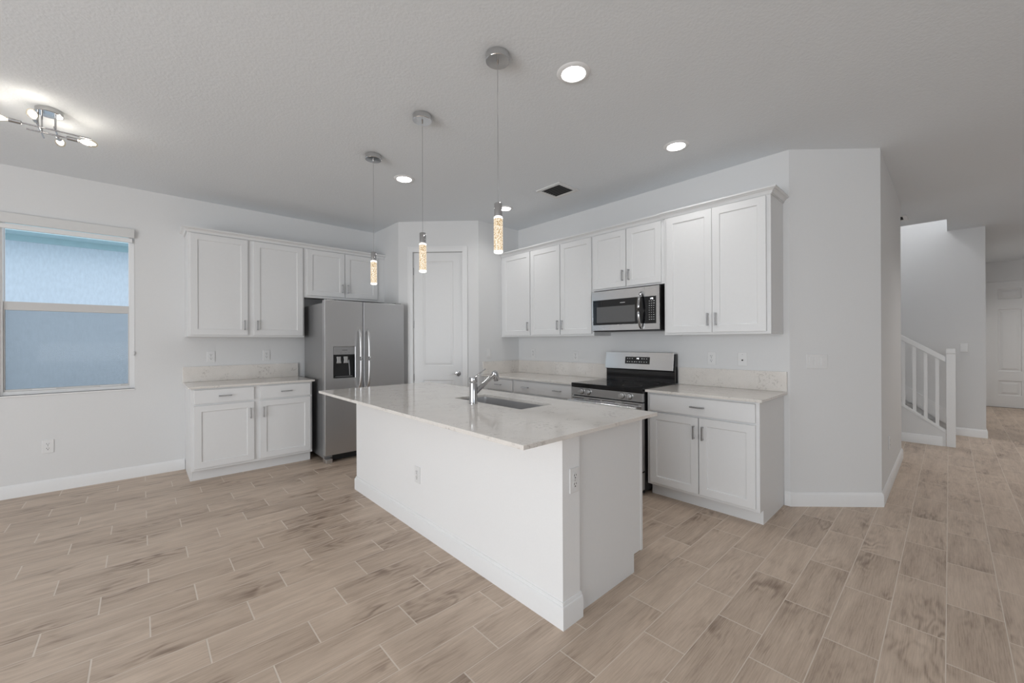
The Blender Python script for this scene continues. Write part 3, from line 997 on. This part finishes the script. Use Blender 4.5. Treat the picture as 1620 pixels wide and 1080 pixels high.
dsp.box(0.0935, 0.040, 0.9225, 0.3265, 0.0475, 1.181)
dsp.box(0.0935, 0.004, 0.9225, 0.097, 0.040, 1.181); dsp.box(0.323, 0.004, 0.9225, 0.3265, 0.040, 1.181)
dsp.box(0.097, 0.004, 0.9225, 0.323, 0.040, 0.934); dsp.box(0.097, 0.004, 1.170, 0.323, 0.040, 1.181)
dp = dsp.build('dispenser', M['black'], fr, merge=False)
cp = MB().box(0.0935, 0.002, 1.1815, 0.3265, 0.012, 1.2665).build('control_panel', M['fridge_side'], dp, bevel=0.002)
m = MB()
m.box(0.185, 0.0005, 1.226, 0.243, 0.0021, 1.232)
for xx in (0.165, 0.215, 0.255):
    m.box(xx, 0.0005, 1.199, xx + 0.014, 0.0021, 1.2015)
m.build('panel_mark', M['mark_dark'], dp, merge=False)
for xx in (0.152, 0.228):
    MB().loft([[(xx - 0.024, 0.012, 1.16), (xx + 0.024, 0.012, 1.16), (xx + 0.024, 0.036, 1.16), (xx - 0.024, 0.036, 1.16)],
               [(xx - 0.020, 0.008, 1.12), (xx + 0.020, 0.008, 1.12), (xx + 0.020, 0.034, 1.12), (xx - 0.020, 0.034, 1.12)],
               [(xx - 0.027, 0.006, 1.085), (xx + 0.027, 0.006, 1.085), (xx + 0.027, 0.030, 1.085), (xx - 0.027, 0.030, 1.085)]]).build('dispenser_paddle', M['steel'], dp, bevel=0.003)
MB().tube([(0.262, 0.014, 1.12), (0.268, 0.012, 1.03), (0.272, 0.012, 0.95)], 0.004, 8).build('water_lever', M['nickel'], dp, smooth=40)
MB().box(0.12, 0.006, 0.9345, 0.30, 0.036, 0.940).build('drip_tray', M['nickel'], dp)
for xx in (0.03, FWD - 0.10):
    MB().box(xx, 0.02, dz1 + 0.0005, xx + 0.07, 0.11, dz1 + 0.016).build('hinge_cap', M['fridge_side'], fr, bevel=0.003)
m = MB()
m.box(0.10, 0.075, 0.012, FWD - 0.10, 0.0775, 0.080)
m.build('toe_grille', M['black'], fr, bevel=0.003)
for xx in (0.012, FWD - 0.082):
    MB().box(xx, 0.008, 0.0, xx + 0.070, 0.12, 0.0445).build('foot', M['nickel_light'], fr, bevel=0.006)
MB().box(0.41, 0.045, 0.10, 0.432, 0.0775, 1.77).build('door_gasket', M['black'], fr)
MB().box(0.006, 0.0725, 0.10, FWD - 0.006, 0.0775, 1.745).build('door_gasket', M['black'], fr)


# ---------------------------------------------------------------- seven-segment clock and keypad marks
def digits(m, text, x, z, h, y, t=0.0012):
    w = h * 0.5
    k = h * 0.15
    S = {'a': (0, h - k, w, h), 'g': (0, h / 2 - k / 2, w, h / 2 + k / 2), 'd': (0, 0, w, k), 'f': (0, h / 2, k, h), 'b': (w - k, h / 2, w, h), 'e': (0, 0, k, h / 2), 'c': (w - k, 0, w, h / 2)}
    T = {'0': 'abcdef', '1': 'bc', '2': 'abged', '3': 'abgcd', '4': 'fgbc', '5': 'afgcd', '6': 'afgedc', '7': 'abc', '8': 'abcdefg', '9': 'abcfgd'}
    for ch in text:
        if ch == ':':
            for zz in (h * 0.25, h * 0.65):
                m.box(x, y - t, z + zz, x + k, y, z + zz + k)
            x += k * 2.2
            continue
        for s_ in T[ch]:
            a, b, c_, d_ = S[s_]
            m.box(x + a, y - t, z + b, x + c_, y, z + d_)
        x += w * 1.35


# ---------------------------------------------------------------- range
rg = thing('range', 'stainless steel electric range with black glass cooktop between the worktops', 'range', (3.13, 2.533, 0), R90)
RW = 0.770
MB().box(0.003, 0.036, 0.030, RW - 0.003, 0.655, 0.868).build('body', M['black'], rg)
m = MB()
m.box(0.0, -0.004, 0.870, RW, 0.600, 0.912)
m.build('cooktop', M['black_gloss'], rg, bevel=0.006)
rn = MB()
for bx, by, br in ((0.21, 0.17, 0.115), (0.57, 0.17, 0.085), (0.21, 0.42, 0.080), (0.57, 0.42, 0.110), (0.385, 0.44, 0.05)):
    rn.loft([[(bx + rr * cos(2 * pi * k / 40), by + rr * sin(2 * pi * k / 40), zz) for k in range(40)] for rr, zz in ((br - 0.0015, 0.9121), (br - 0.0015, 0.9124), (br + 0.0015, 0.9124), (br + 0.0015, 0.9121))], cap=False)
rn.build('burner_ring', M['mark_dark'], rg, merge=False)
MB().box(0.004, 0.0, 0.795, RW - 0.004, 0.0355, 0.8685).build('control_panel', M['steel'], rg, bevel=0.003)
for kx in (0.124, 0.203, 0.567, 0.641):
    k_ = MB().lathe([(0.023, -0.0005), (0.023, -0.006), (0.0195, -0.009), (0.0185, -0.030), (0.0165, -0.033)], (kx, 0, 0.834), 24, 'y').build('knob', M['nickel_light'], rg, smooth=35)
    MB().lathe([(0.0275, -0.0003), (0.0275, -0.0014), (0.0235, -0.0016)], (kx, 0, 0.834), 24, 'y').build('knob_skirt', M['black'], k_)
    MB().box(kx - 0.0045, -0.041, 0.834 - 0.018, kx + 0.0045, -0.0325, 0.834 + 0.018).build('knob_grip', M['steel'], k_, bevel=0.002)
od = MB().paneled(0.004, RW - 0.004, 0.205, 0.786, -0.010, 0.045, [(0.11, RW - 0.11, 0.36, 0.66)], [(0, 0), (0.004, 0.004)]).build('oven_door', M['steel'], rg, bevel=0.003)
MB().box(0.118, -0.0075, 0.368, RW - 0.118, -0.0055, 0.652).build('oven_window', M['black_gloss'], od)
vs = MB()
for a, b in ((0.02, 0.155), (0.215, 0.345), (0.365, 0.505), (0.575, 0.735)):
    vs.box(a, -0.0115, 0.766, b, -0.0098, 0.772)
vs.build('vent_slot', M['slot'], od, merge=False)
m = MB()
m.tube([(0.012, -0.058, 0.742), (RW - 0.028, -0.058, 0.742)], 0.0155, 16)
for xx in (0.055, RW - 0.07):
    m.box(xx - 0.012, -0.052, 0.732, xx + 0.012, -0.0105, 0.752)
m.build('handle', M['steel'], od, smooth=40, merge=False)
MB().box(0.004, -0.008, 0.045, RW - 0.004, 0.0355, 0.195).build('storage_drawer', M['steel'], rg, bevel=0.003)
for xx in (0.05, RW - 0.05):
    for yy in (0.08, 0.58):
        MB().cyl((xx, yy, 0.0), (xx, yy, 0.030), 0.018, 12).build('foot', M['black'], rg)
bg = MB().prism([(0.598, 0.9125), (0.655, 0.9125), (0.655, 1.190), (0.612, 1.190), (0.592, 1.030), (0.600, 1.018)], 'x', 0.004, RW - 0.004).build('backguard', M['black_gloss'], rg)
MB().prism([(0.576, 1.030), (0.590, 1.030), (0.609, 1.188), (0.655, 1.190), (0.655, 1.203), (0.600, 1.203), (0.578, 1.046)], 'x', 0.0, RW - 0.012).build('backguard_face', M['steel'], rg, bevel=0.002)
# black display on the sloped face: built on a tilted child
dsx = MB()
dsx.box(0.240, -0.002, 0.055, 0.515, 0.0, 0.127)
dso = dsx.build('display', M['black_gloss'], rg)
dso.location = (0.0, 0.5763, 1.030)
dso.rotation_euler = (-math.atan2(0.022, 0.157), 0, 0)
dm = MB()
digits(dm, '1:45', 0.368, 0.103, 0.013, -0.0022)
dm.build('clock', M['clock'], dso, merge=False)
for zz in (0.105, 0.072):
    for i in range(9):
        if zz > 0.09 and 3 <= i <= 5:
            continue
        xx = 0.262 + i * 0.027
        MB().box(xx, -0.0032, zz, xx + random.choice((0.009, 0.012, 0.015)), -0.0021, zz + 0.0075).build('touch_key', M['mark'], dso)

# ---------------------------------------------------------------- microwave
mw = thing('microwave_oven', 'stainless steel over-the-range microwave with black glass door', 'microwave', (3.44, 2.512, 0), R90)
MWW = 0.742
MB().box(0.003, 0.030, 1.418, MWW - 0.001, 0.358, 1.820).build('body', M['black'], mw, bevel=0.003)
md = MB().paneled(0, 0.5915, 1.4235, 1.822, 0, 0.0295, [(0.015, 0.590, 1.480, 1.732)], [(0, 0), (0.001, 0.003)]).build('door', M['steel'], mw, bevel=0.002)
MB().box(0.0165, -0.0002, 1.4815, 0.5914, 0.0026, 1.7305).build('door_glass', M['black_gloss'], md)
MB().box(0.062, -0.0009, 1.503, 0.497, -0.0001, 1.662).build('window', M['dark_glass'], md)
MB().box(0.336, -0.0012, 1.690, 0.390, 0.0004, 1.6955).build('name_mark', M['mark'], md)
n = 14
path = []
for k in range(n + 1):
    s_ = k / n
    bow = 0.052 * (1 - (2 * s_ - 1) ** 2) ** 0.6 if 0 < s_ < 1 else 0
    path.append((0.563, -0.004 - bow, 1.435 + (1.772 - 1.435) * s_))
MB().tube(path, 0.0135, 12, flat=(1.0, 0.75)).build('handle', M['chrome'], md, smooth=50)
cpn = MB().paneled(0.594, MWW, 1.4235, 1.822, 0, 0.0295, [(0.5945, 0.710, 1.478, 1.729)], [(0, 0), (0.001, 0.003)]).build('control_panel', M['steel'], mw, bevel=0.002)
MB().box(0.5941, -0.0002, 1.4795, 0.7085, 0.0026, 1.7275).build('panel_glass', M['black_gloss'], cpn)
dm = MB()
digits(dm, '1:45', 0.650, 1.700, 0.014, -0.0002)
dm.build('clock', M['clock'], cpn, merge=False)
for r_ in range(9):
    for c_ in range(3):
        xx = 0.640 + c_ * 0.021
        zz = 1.682 - r_ * 0.021
        MB().box(xx, -0.0012, zz, xx + (0.006 if 2 < r_ < 7 else 0.010) + (0.004 if c_ == 2 and r_ in (0, 1, 6) else 0), -0.0001, zz + 0.0045).build('touch_key', M['mark'], cpn)
MB().box(0.01, 0.004, 1.414, MWW - 0.01, 0.34, 1.4175).build('bottom_grille', M['black'], mw)

# ---------------------------------------------------------------- ceiling fixtures
pl = thing('pendant_lamp', 'crystal tube pendant nearest the camera, third over the island from the pantry', 'pendant lamp', (1.393, 1.616, 0), 0, 'crystal pendants over the island')
MB().lathe([(0.060, CEIL - 0.0005), (0.063, CEIL - 0.003), (0.063, CEIL - 0.036), (0.061, CEIL - 0.039), (0.006, CEIL - 0.040)], seg=40).build('canopy', M['canopy'], pl, smooth=20)
MB().cyl((0.063, 0, CEIL - 0.012), (0.067, 0, CEIL - 0.012), 0.004, 10).build('set_screw', M['nickel'], pl)
MB().lathe([(0.0055, CEIL - 0.040), (0.0055, CEIL - 0.052), (0.002, CEIL - 0.056)], seg=12).build('cord_grip', M['chrome'], pl, smooth=40)
MB().cyl((0, 0, CEIL - 0.05), (0, 0, 2.046), 0.0016, 8).build('cord', M['nickel'], pl)
MB().lathe([(0.004, 2.048), (0.019, 2.047), (0.0212, 2.044), (0.0212, 1.978), (0.019, 1.976)], seg=32).build('socket_sleeve', M['chrome'], pl, smooth=40)
cr = MB().lathe([(0.0215, 1.966), (0.0240, 1.964), (0.0240, 1.797), (0.0225, 1.794)], seg=32).build('crystal_tube', M['crystal'], pl, smooth=40)
MB().lathe([(0.0190, 1.9755), (0.0225, 1.974), (0.0240, 1.9655), (0.0215, 1.9645)], seg=32).build('lit_rim', M['crystal_cap'], cr, smooth=40)
MB().lathe([(0.0235, 1.7955), (0.0240, 1.793), (0.0225, 1.786), (0.016, 1.783)], seg=32).build('lit_rim', M['crystal_cap'], cr, smooth=40)
dup(pl, (1.393, 2.392, 0), label='crystal tube pendant hanging in the middle of the three over the island')
dup(pl, (1.393, 3.166, 0), label='crystal tube pendant hanging in front of the refrigerator, first over the island')

rl = thing('recessed_light', 'lit round recessed ceiling light nearest the camera, right of the pendant canopies', 'ceiling light', (1.806, 1.437, CEIL), 0, 'recessed kitchen downlights')
MB().lathe([(0.066, -0.006), (0.070, -0.009), (0.088, -0.007), (0.095, -0.0005)], seg=48).build('trim_ring', M['trim'], rl, smooth=40)
MB().lathe([(0.0655, -0.004), (0.064, -0.0085), (0.03, -0.0105), (0.004, -0.011)], seg=40).build('lens', M['lens'], rl, smooth=40)
downlight_lamp(rl, 2.2)
dup(rl, (3.070, 1.437, CEIL), label='lit round recessed ceiling light in front of the right range-wall cabinets')
dup(rl, (1.806, 3.432, CEIL), label='lit round recessed ceiling light in front of the refrigerator, between two pendant cords')
dup(rl, (3.052, 3.425, CEIL), label='lit round recessed ceiling light near the pantry, half behind a pendant')
rh = dup(rl, (6.0, -1.25, CEIL), label='lit round recessed ceiling light in the hallway', group='recessed hallway downlights')
for ch in list(rh.children):
    if ch.type == 'LIGHT':
        bpy.data.objects.remove(ch)
downlight_lamp(rh, 14)
dup(rh, (10.6, -1.25, CEIL), label='lit round recessed ceiling light by the front door', group='recessed hallway downlights')


def air_vent(label, x0, y0, x1, y1, n, group=None):
    t = thing('ceiling_vent', label, 'air vent', ((x0 + x1) / 2, (y0 + y1) / 2, CEIL), 0, group)
    a, b = (x1 - x0) / 2, (y1 - y0) / 2
    m = MB()
    fw_ = 0.040
    z0, z1 = -0.012, -0.0005
    m.box(-a - fw_, -b - fw_, z0, -a, b + fw_, z1); m.box(a, -b - fw_, z0, a + fw_, b + fw_, z1)
    m.box(-a, -b - fw_, z0, a, -b, z1); m.box(-a, b, z0, a, b + fw_, z1)
    m.build('vent_frame', M['vent'], t, bevel=0.004, merge=False)
    MB().box(-a, -b, -0.003, a, b, -0.001).build('duct_opening', M['slot'], t)
    for k in range(n):
        xx = -a + 2 * a * (k + 0.5) / n
        hw = a / n * 0.62
        MB().loft([[(xx - hw, -b + 0.002, -0.0115), (xx + hw, -b + 0.002, -0.0045), (xx + hw, -b + 0.002, -0.0035), (xx - hw, -b + 0.002, -0.0105)],
                   [(xx - hw, b - 0.002, -0.0115), (xx + hw, b - 0.002, -0.0045), (xx + hw, b - 0.002, -0.0035), (xx - hw, b - 0.002, -0.0105)]]).build('louver', M['vent_dark'], t)
    return t


air_vent('white louvered air vent in the kitchen ceiling in front of the range-wall cabinets', 2.966, 2.544, 3.196, 2.776, 7)
air_vent('white air vent in the hallway ceiling before the stairs', 6.86, 0.385, 7.06, 0.62, 6)

sl = thing('ceiling_lamp', 'chrome semi-flush ceiling lamp with four crossed rods and lit bulbs', 'ceiling light', (-0.435, 3.965, 0))
MB().lathe([(0.060, CEIL - 0.0005), (0.063, CEIL - 0.003), (0.063, CEIL - 0.028), (0.060, CEIL - 0.031), (0.004, CEIL - 0.032)], seg=40).build('canopy', M['canopy'], sl, smooth=20)
RODS = [((-0.115, -0.022, 2.703), (0.190, -0.022, 2.703), -1), ((-0.10, 0.030, 2.690), (0.075, 0.030, 2.690), 1), ((-0.048, -0.07, 2.718), (-0.048, 0.215, 2.718), -2), ((0.026, -0.045, 2.716), (0.026, 0.125, 2.716), 2)]
for (p0, p1, d) in RODS:
    stem_x = {-1: 0.03, 1: -0.035, -2: p0[0], 2: p0[0]}[d]
    stem_y = p0[1] if abs(d) == 1 else {-2: 0.0, 2: 0.006}[d]
    MB().cyl((stem_x, stem_y, CEIL - 0.031), (stem_x, stem_y, p0[2]), 0.0045, 10).build('stem', M['chrome'], sl, smooth=40)
    rod = MB().cyl(p0, p1, 0.0048, 10).build('rod', M['chrome'], sl, smooth=40)
    ax = Vector((1, 0, 0)) if abs(d) == 1 else Vector((0, 1, 0))
    if d < 0:
        st, ax = Vector(p0), -ax
    else:
        st = Vector(p1)
    so = MB().tube([st - ax * 0.004, st, st + ax * 0.05, st + ax * 0.052], [0.006, 0.0125, 0.0135, 0.010], 16).build('socket', M['nickel'], sl, smooth=40)
    q = st + ax * 0.052
    bu = MB().tube([q, q + ax * 0.010, q + ax * 0.030, q + ax * 0.055, q + ax * 0.078, q + ax * 0.090, q + ax * 0.0935],
              [0.010, 0.013, 0.0215, 0.0270, 0.0220, 0.0110, 0.003], 18).build('bulb', M['bulb'], sl, smooth=60)
    MB().tube([q + ax * 0.008, q + ax * 0.020, q + ax * 0.040, q + ax * 0.062, q + ax * 0.072], [0.004, 0.013, 0.0180, 0.0150, 0.005], 12).build('filament', M['filament'], bu, smooth=60)


# ---------------------------------------------------------------- outlets and switches (local: plate faces -y, back at y = 0)
def outlet(label, loc, rot, group='duplex outlets'):
    t = thing('wall_outlet', label, 'outlet', loc, rot, group)
    MB().box(-0.036, -0.0065, -0.058, 0.036, -0.0005, 0.058).build('cover_plate', M['plate'], t, bevel=0.003)
    for zz in (-0.020, 0.020):
        r_ = MB().loft([[(x, y, z + zz) for x, z in ((-0.016, -0.010), (-0.009, -0.0145), (0.009, -0.0145), (0.016, -0.010), (0.016, 0.010), (0.009, 0.0145), (-0.009, 0.0145), (-0.016, 0.010))] for y in (-0.0066, -0.0085)]).build('receptacle', M['plate'], t)
        s_ = MB()
        s_.box(-0.0085, -0.0092, zz + 0.000, -0.0055, -0.0086, zz + 0.009)
        s_.box(0.0050, -0.0092, zz + 0.001, 0.0078, -0.0086, zz + 0.008)
        s_.box(-0.003, -0.0092, zz - 0.0105, 0.003, -0.0086, zz - 0.005)
        s_.build('slot', M['slot'], r_, merge=False)
    MB().lathe([(0.003, -0.0066), (0.003, -0.0076), (0.001, -0.008)], (0, 0, 0), 10, 'y').build('screw', M['nickel'], t)
    return t


o0 = outlet('white duplex outlet low on the window wall below the window', (-0.608, YL, 0.405), 0)
dup(o0, (0.558, YL, 1.167), 0, 'white duplex outlet above the worktop on the window wall, nearer the window')
dup(o0, (1.081, YL, 1.170), 0, 'white duplex outlet above the worktop on the window wall, nearer the refrigerator')
dup(o0, (XR, 3.709, 1.166), R90, 'white duplex outlet above the corner worktop, nearer the pantry wall')
dup(o0, (XR, 3.005, 1.144), R90, 'white duplex outlet on the range wall just left of the range')
dup(o0, (XR, 1.458, 1.157), R90, 'white duplex outlet above the worktop right of the range, nearer the range')
dup(o0, (IX0, 2.520, 0.390), R90, 'white duplex outlet low on the long white side of the island')
dup(o0, (1.503, IY0, 0.662), 0, 'white duplex outlet on the short end of the island')
dup(o0, (4.857, F_[1], 0.412), 0, 'white duplex outlet low on the hallway wall past the angled wall')
cj = thing('cable_outlet', 'white cable jack plate above the worktop, nearest the angled wall', 'outlet', (XR, 1.203, 1.157), R90)
MB().box(-0.036, -0.0065, -0.058, 0.036, -0.0005, 0.058).build('cover_plate', M['plate'], cj, bevel=0.003)
MB().lathe([(0.0065, -0.0066), (0.0065, -0.013), (0.003, -0.0135)], (0, 0, -0.008), 12, 'y').build('jack', M['slot'], cj)
MB().lathe([(0.003, -0.0066), (0.003, -0.0076), (0.001, -0.008)], (0, 0, 0.04), 10, 'y').build('screw', M['nickel'], cj)


def light_switch(label, loc, rot, gangs=1, group='rocker light switches'):
    t = thing('light_switch', label, 'switch', loc, rot, group)
    hw = 0.036 if gangs == 1 else 0.081
    MB().box(-hw, -0.0065, -0.058, hw, -0.0005, 0.058).build('cover_plate', M['plate'], t, bevel=0.003)
    for k in range(gangs):
        xx = (k - (gangs - 1) / 2) * 0.046
        MB().box(xx - 0.0175, -0.0074, -0.0345, xx + 0.0175, -0.0066, 0.0345).build('rocker_frame', M['plate'], t, bevel=0.0005, seg=1)
        MB().prism([(-0.0076, -0.0325), (-0.0076, 0.0325), (-0.0086, 0.0325), (-0.0100, 0.0), (-0.0125, -0.0325)], 'x', xx - 0.0160, xx + 0.0160).build('rocker', M['plate'], t)
    return t


light_switch('white light switch on the wall right of the pantry door', (3.268, 3.990, 1.166), 0)
ea = math.atan2(F_[1] - E_[1], F_[0] - E_[0])
light_switch('white triple light switch on the angled wall', (E_[0] + 0.210 * cos(ea), E_[1] + 0.210 * sin(ea), 1.149), ea, 3)
light_switch('white light switch in the hall to the right of the newel post', (8.30, -0.135, 1.207), R90)

# ---------------------------------------------------------------- staircase
SL = 0.745
struct(MB().prism([(0.031, 0), (2.9, 0), (2.9, 0.19 + SL * 2.85), (0.031, 0.176)], 'x', 7.312, 7.40).build('wall_stair_side', M['wall']), 'white knee wall under the stair railing', 'wall')
MB_skirt = MB().sweep([(7.312, 0.062), (7.312, 2.9)], [(0, 0), (0.014, 0), (0.014, 0.100), (0.009, 0.112), (0, 0.114)], -1)
struct(MB_skirt.build('baseboard_stair_side', M['trim'], smooth=30), 'white baseboard below the stair railing', 'baseboard')
st = thing('staircase', 'staircase with grey carpeted treads climbing behind the white railing', 'staircase', (7.405, 0.10, 0))
RISE, RUN = 0.190, 0.255
m = MB()
poly = [(0, 0)]
NS = 11
for k in range(NS):
    poly.append((k * RUN, (k + 1) * RISE))
    poly.append(((k + 1) * RUN, (k + 1) * RISE))
poly.append((NS * RUN, 0))
m.prism(poly, 'x', 0.0, 0.875)
m.build('steps', M['carpet'], st)
tr = MB()
z_ = lambda y: 0.285 + SL * (y - 0.057)
tr.prism([(0.03, z_(0.03) - 0.13), (0.03, z_(0.03) + 0.075), (2.9, z_(2.9) + 0.075), (2.9, z_(2.9) - 0.13)], 'x', 8.284, 8.2995)
struct(tr.build('trim_2', M['trim']), 'white sloped skirt board on the wall behind the stairs', 'trim')
rlg = thing('stair_railing', 'white stair railing with square balusters and a newel post', 'railing', (7.35, 0, 0))
MB().box(-0.042, -0.050, 0, 0.038, 0.028, 1.145).build('newel_post', M['trim'], rlg, bevel=0.002)
m = MB()
m.box(-0.043, -0.051, 1.147, 0.039, 0.029, 1.207)
m.build('post_cap', M['trim'], rlg, bevel=0.004)
m = MB()
ztop = lambda y: 1.113 + 0.705 * (y - 0.043)
m.prism([(0.0285, ztop(0.0285) - 0.068), (0.0285, ztop(0.0285)), (2.2, ztop(2.2)), (2.2, ztop(2.2) - 0.068)], 'x', -0.028, 0.030)
m.build('handrail', M['trim'], rlg, bevel=0.005)
zb = lambda y: 0.209 + SL * (y - 0.049)
m = MB()
m.prism([(0.0315, zb(0.0315) - 0.033), (0.0315, zb(0.0315)), (2.2, zb(2.2)), (2.2, zb(2.2) - 0.033)], 'x', -0.0445, 0.048)
m.build('bottom_rail', M['trim'], rlg, bevel=0.003)
for k in range(8):
    yb_ = 0.105 + 0.1015 * k
    MB().box(-0.016, yb_ - 0.016, zb(yb_) - 0.010, 0.016, yb_ + 0.016, ztop(yb_) - 0.05).build('baluster', M['trim'], rlg)

# lamp of the upper landing that lights the stairwell from above
d = bpy.data.lights.new('landing_lamp', 'POINT')
d.energy = 92
d.shadow_soft_size = 0.15
o = bpy.data.objects.new('landing_lamp', d)
o.location = (7.9, 1.6, 4.9)
COL.objects.link(o)
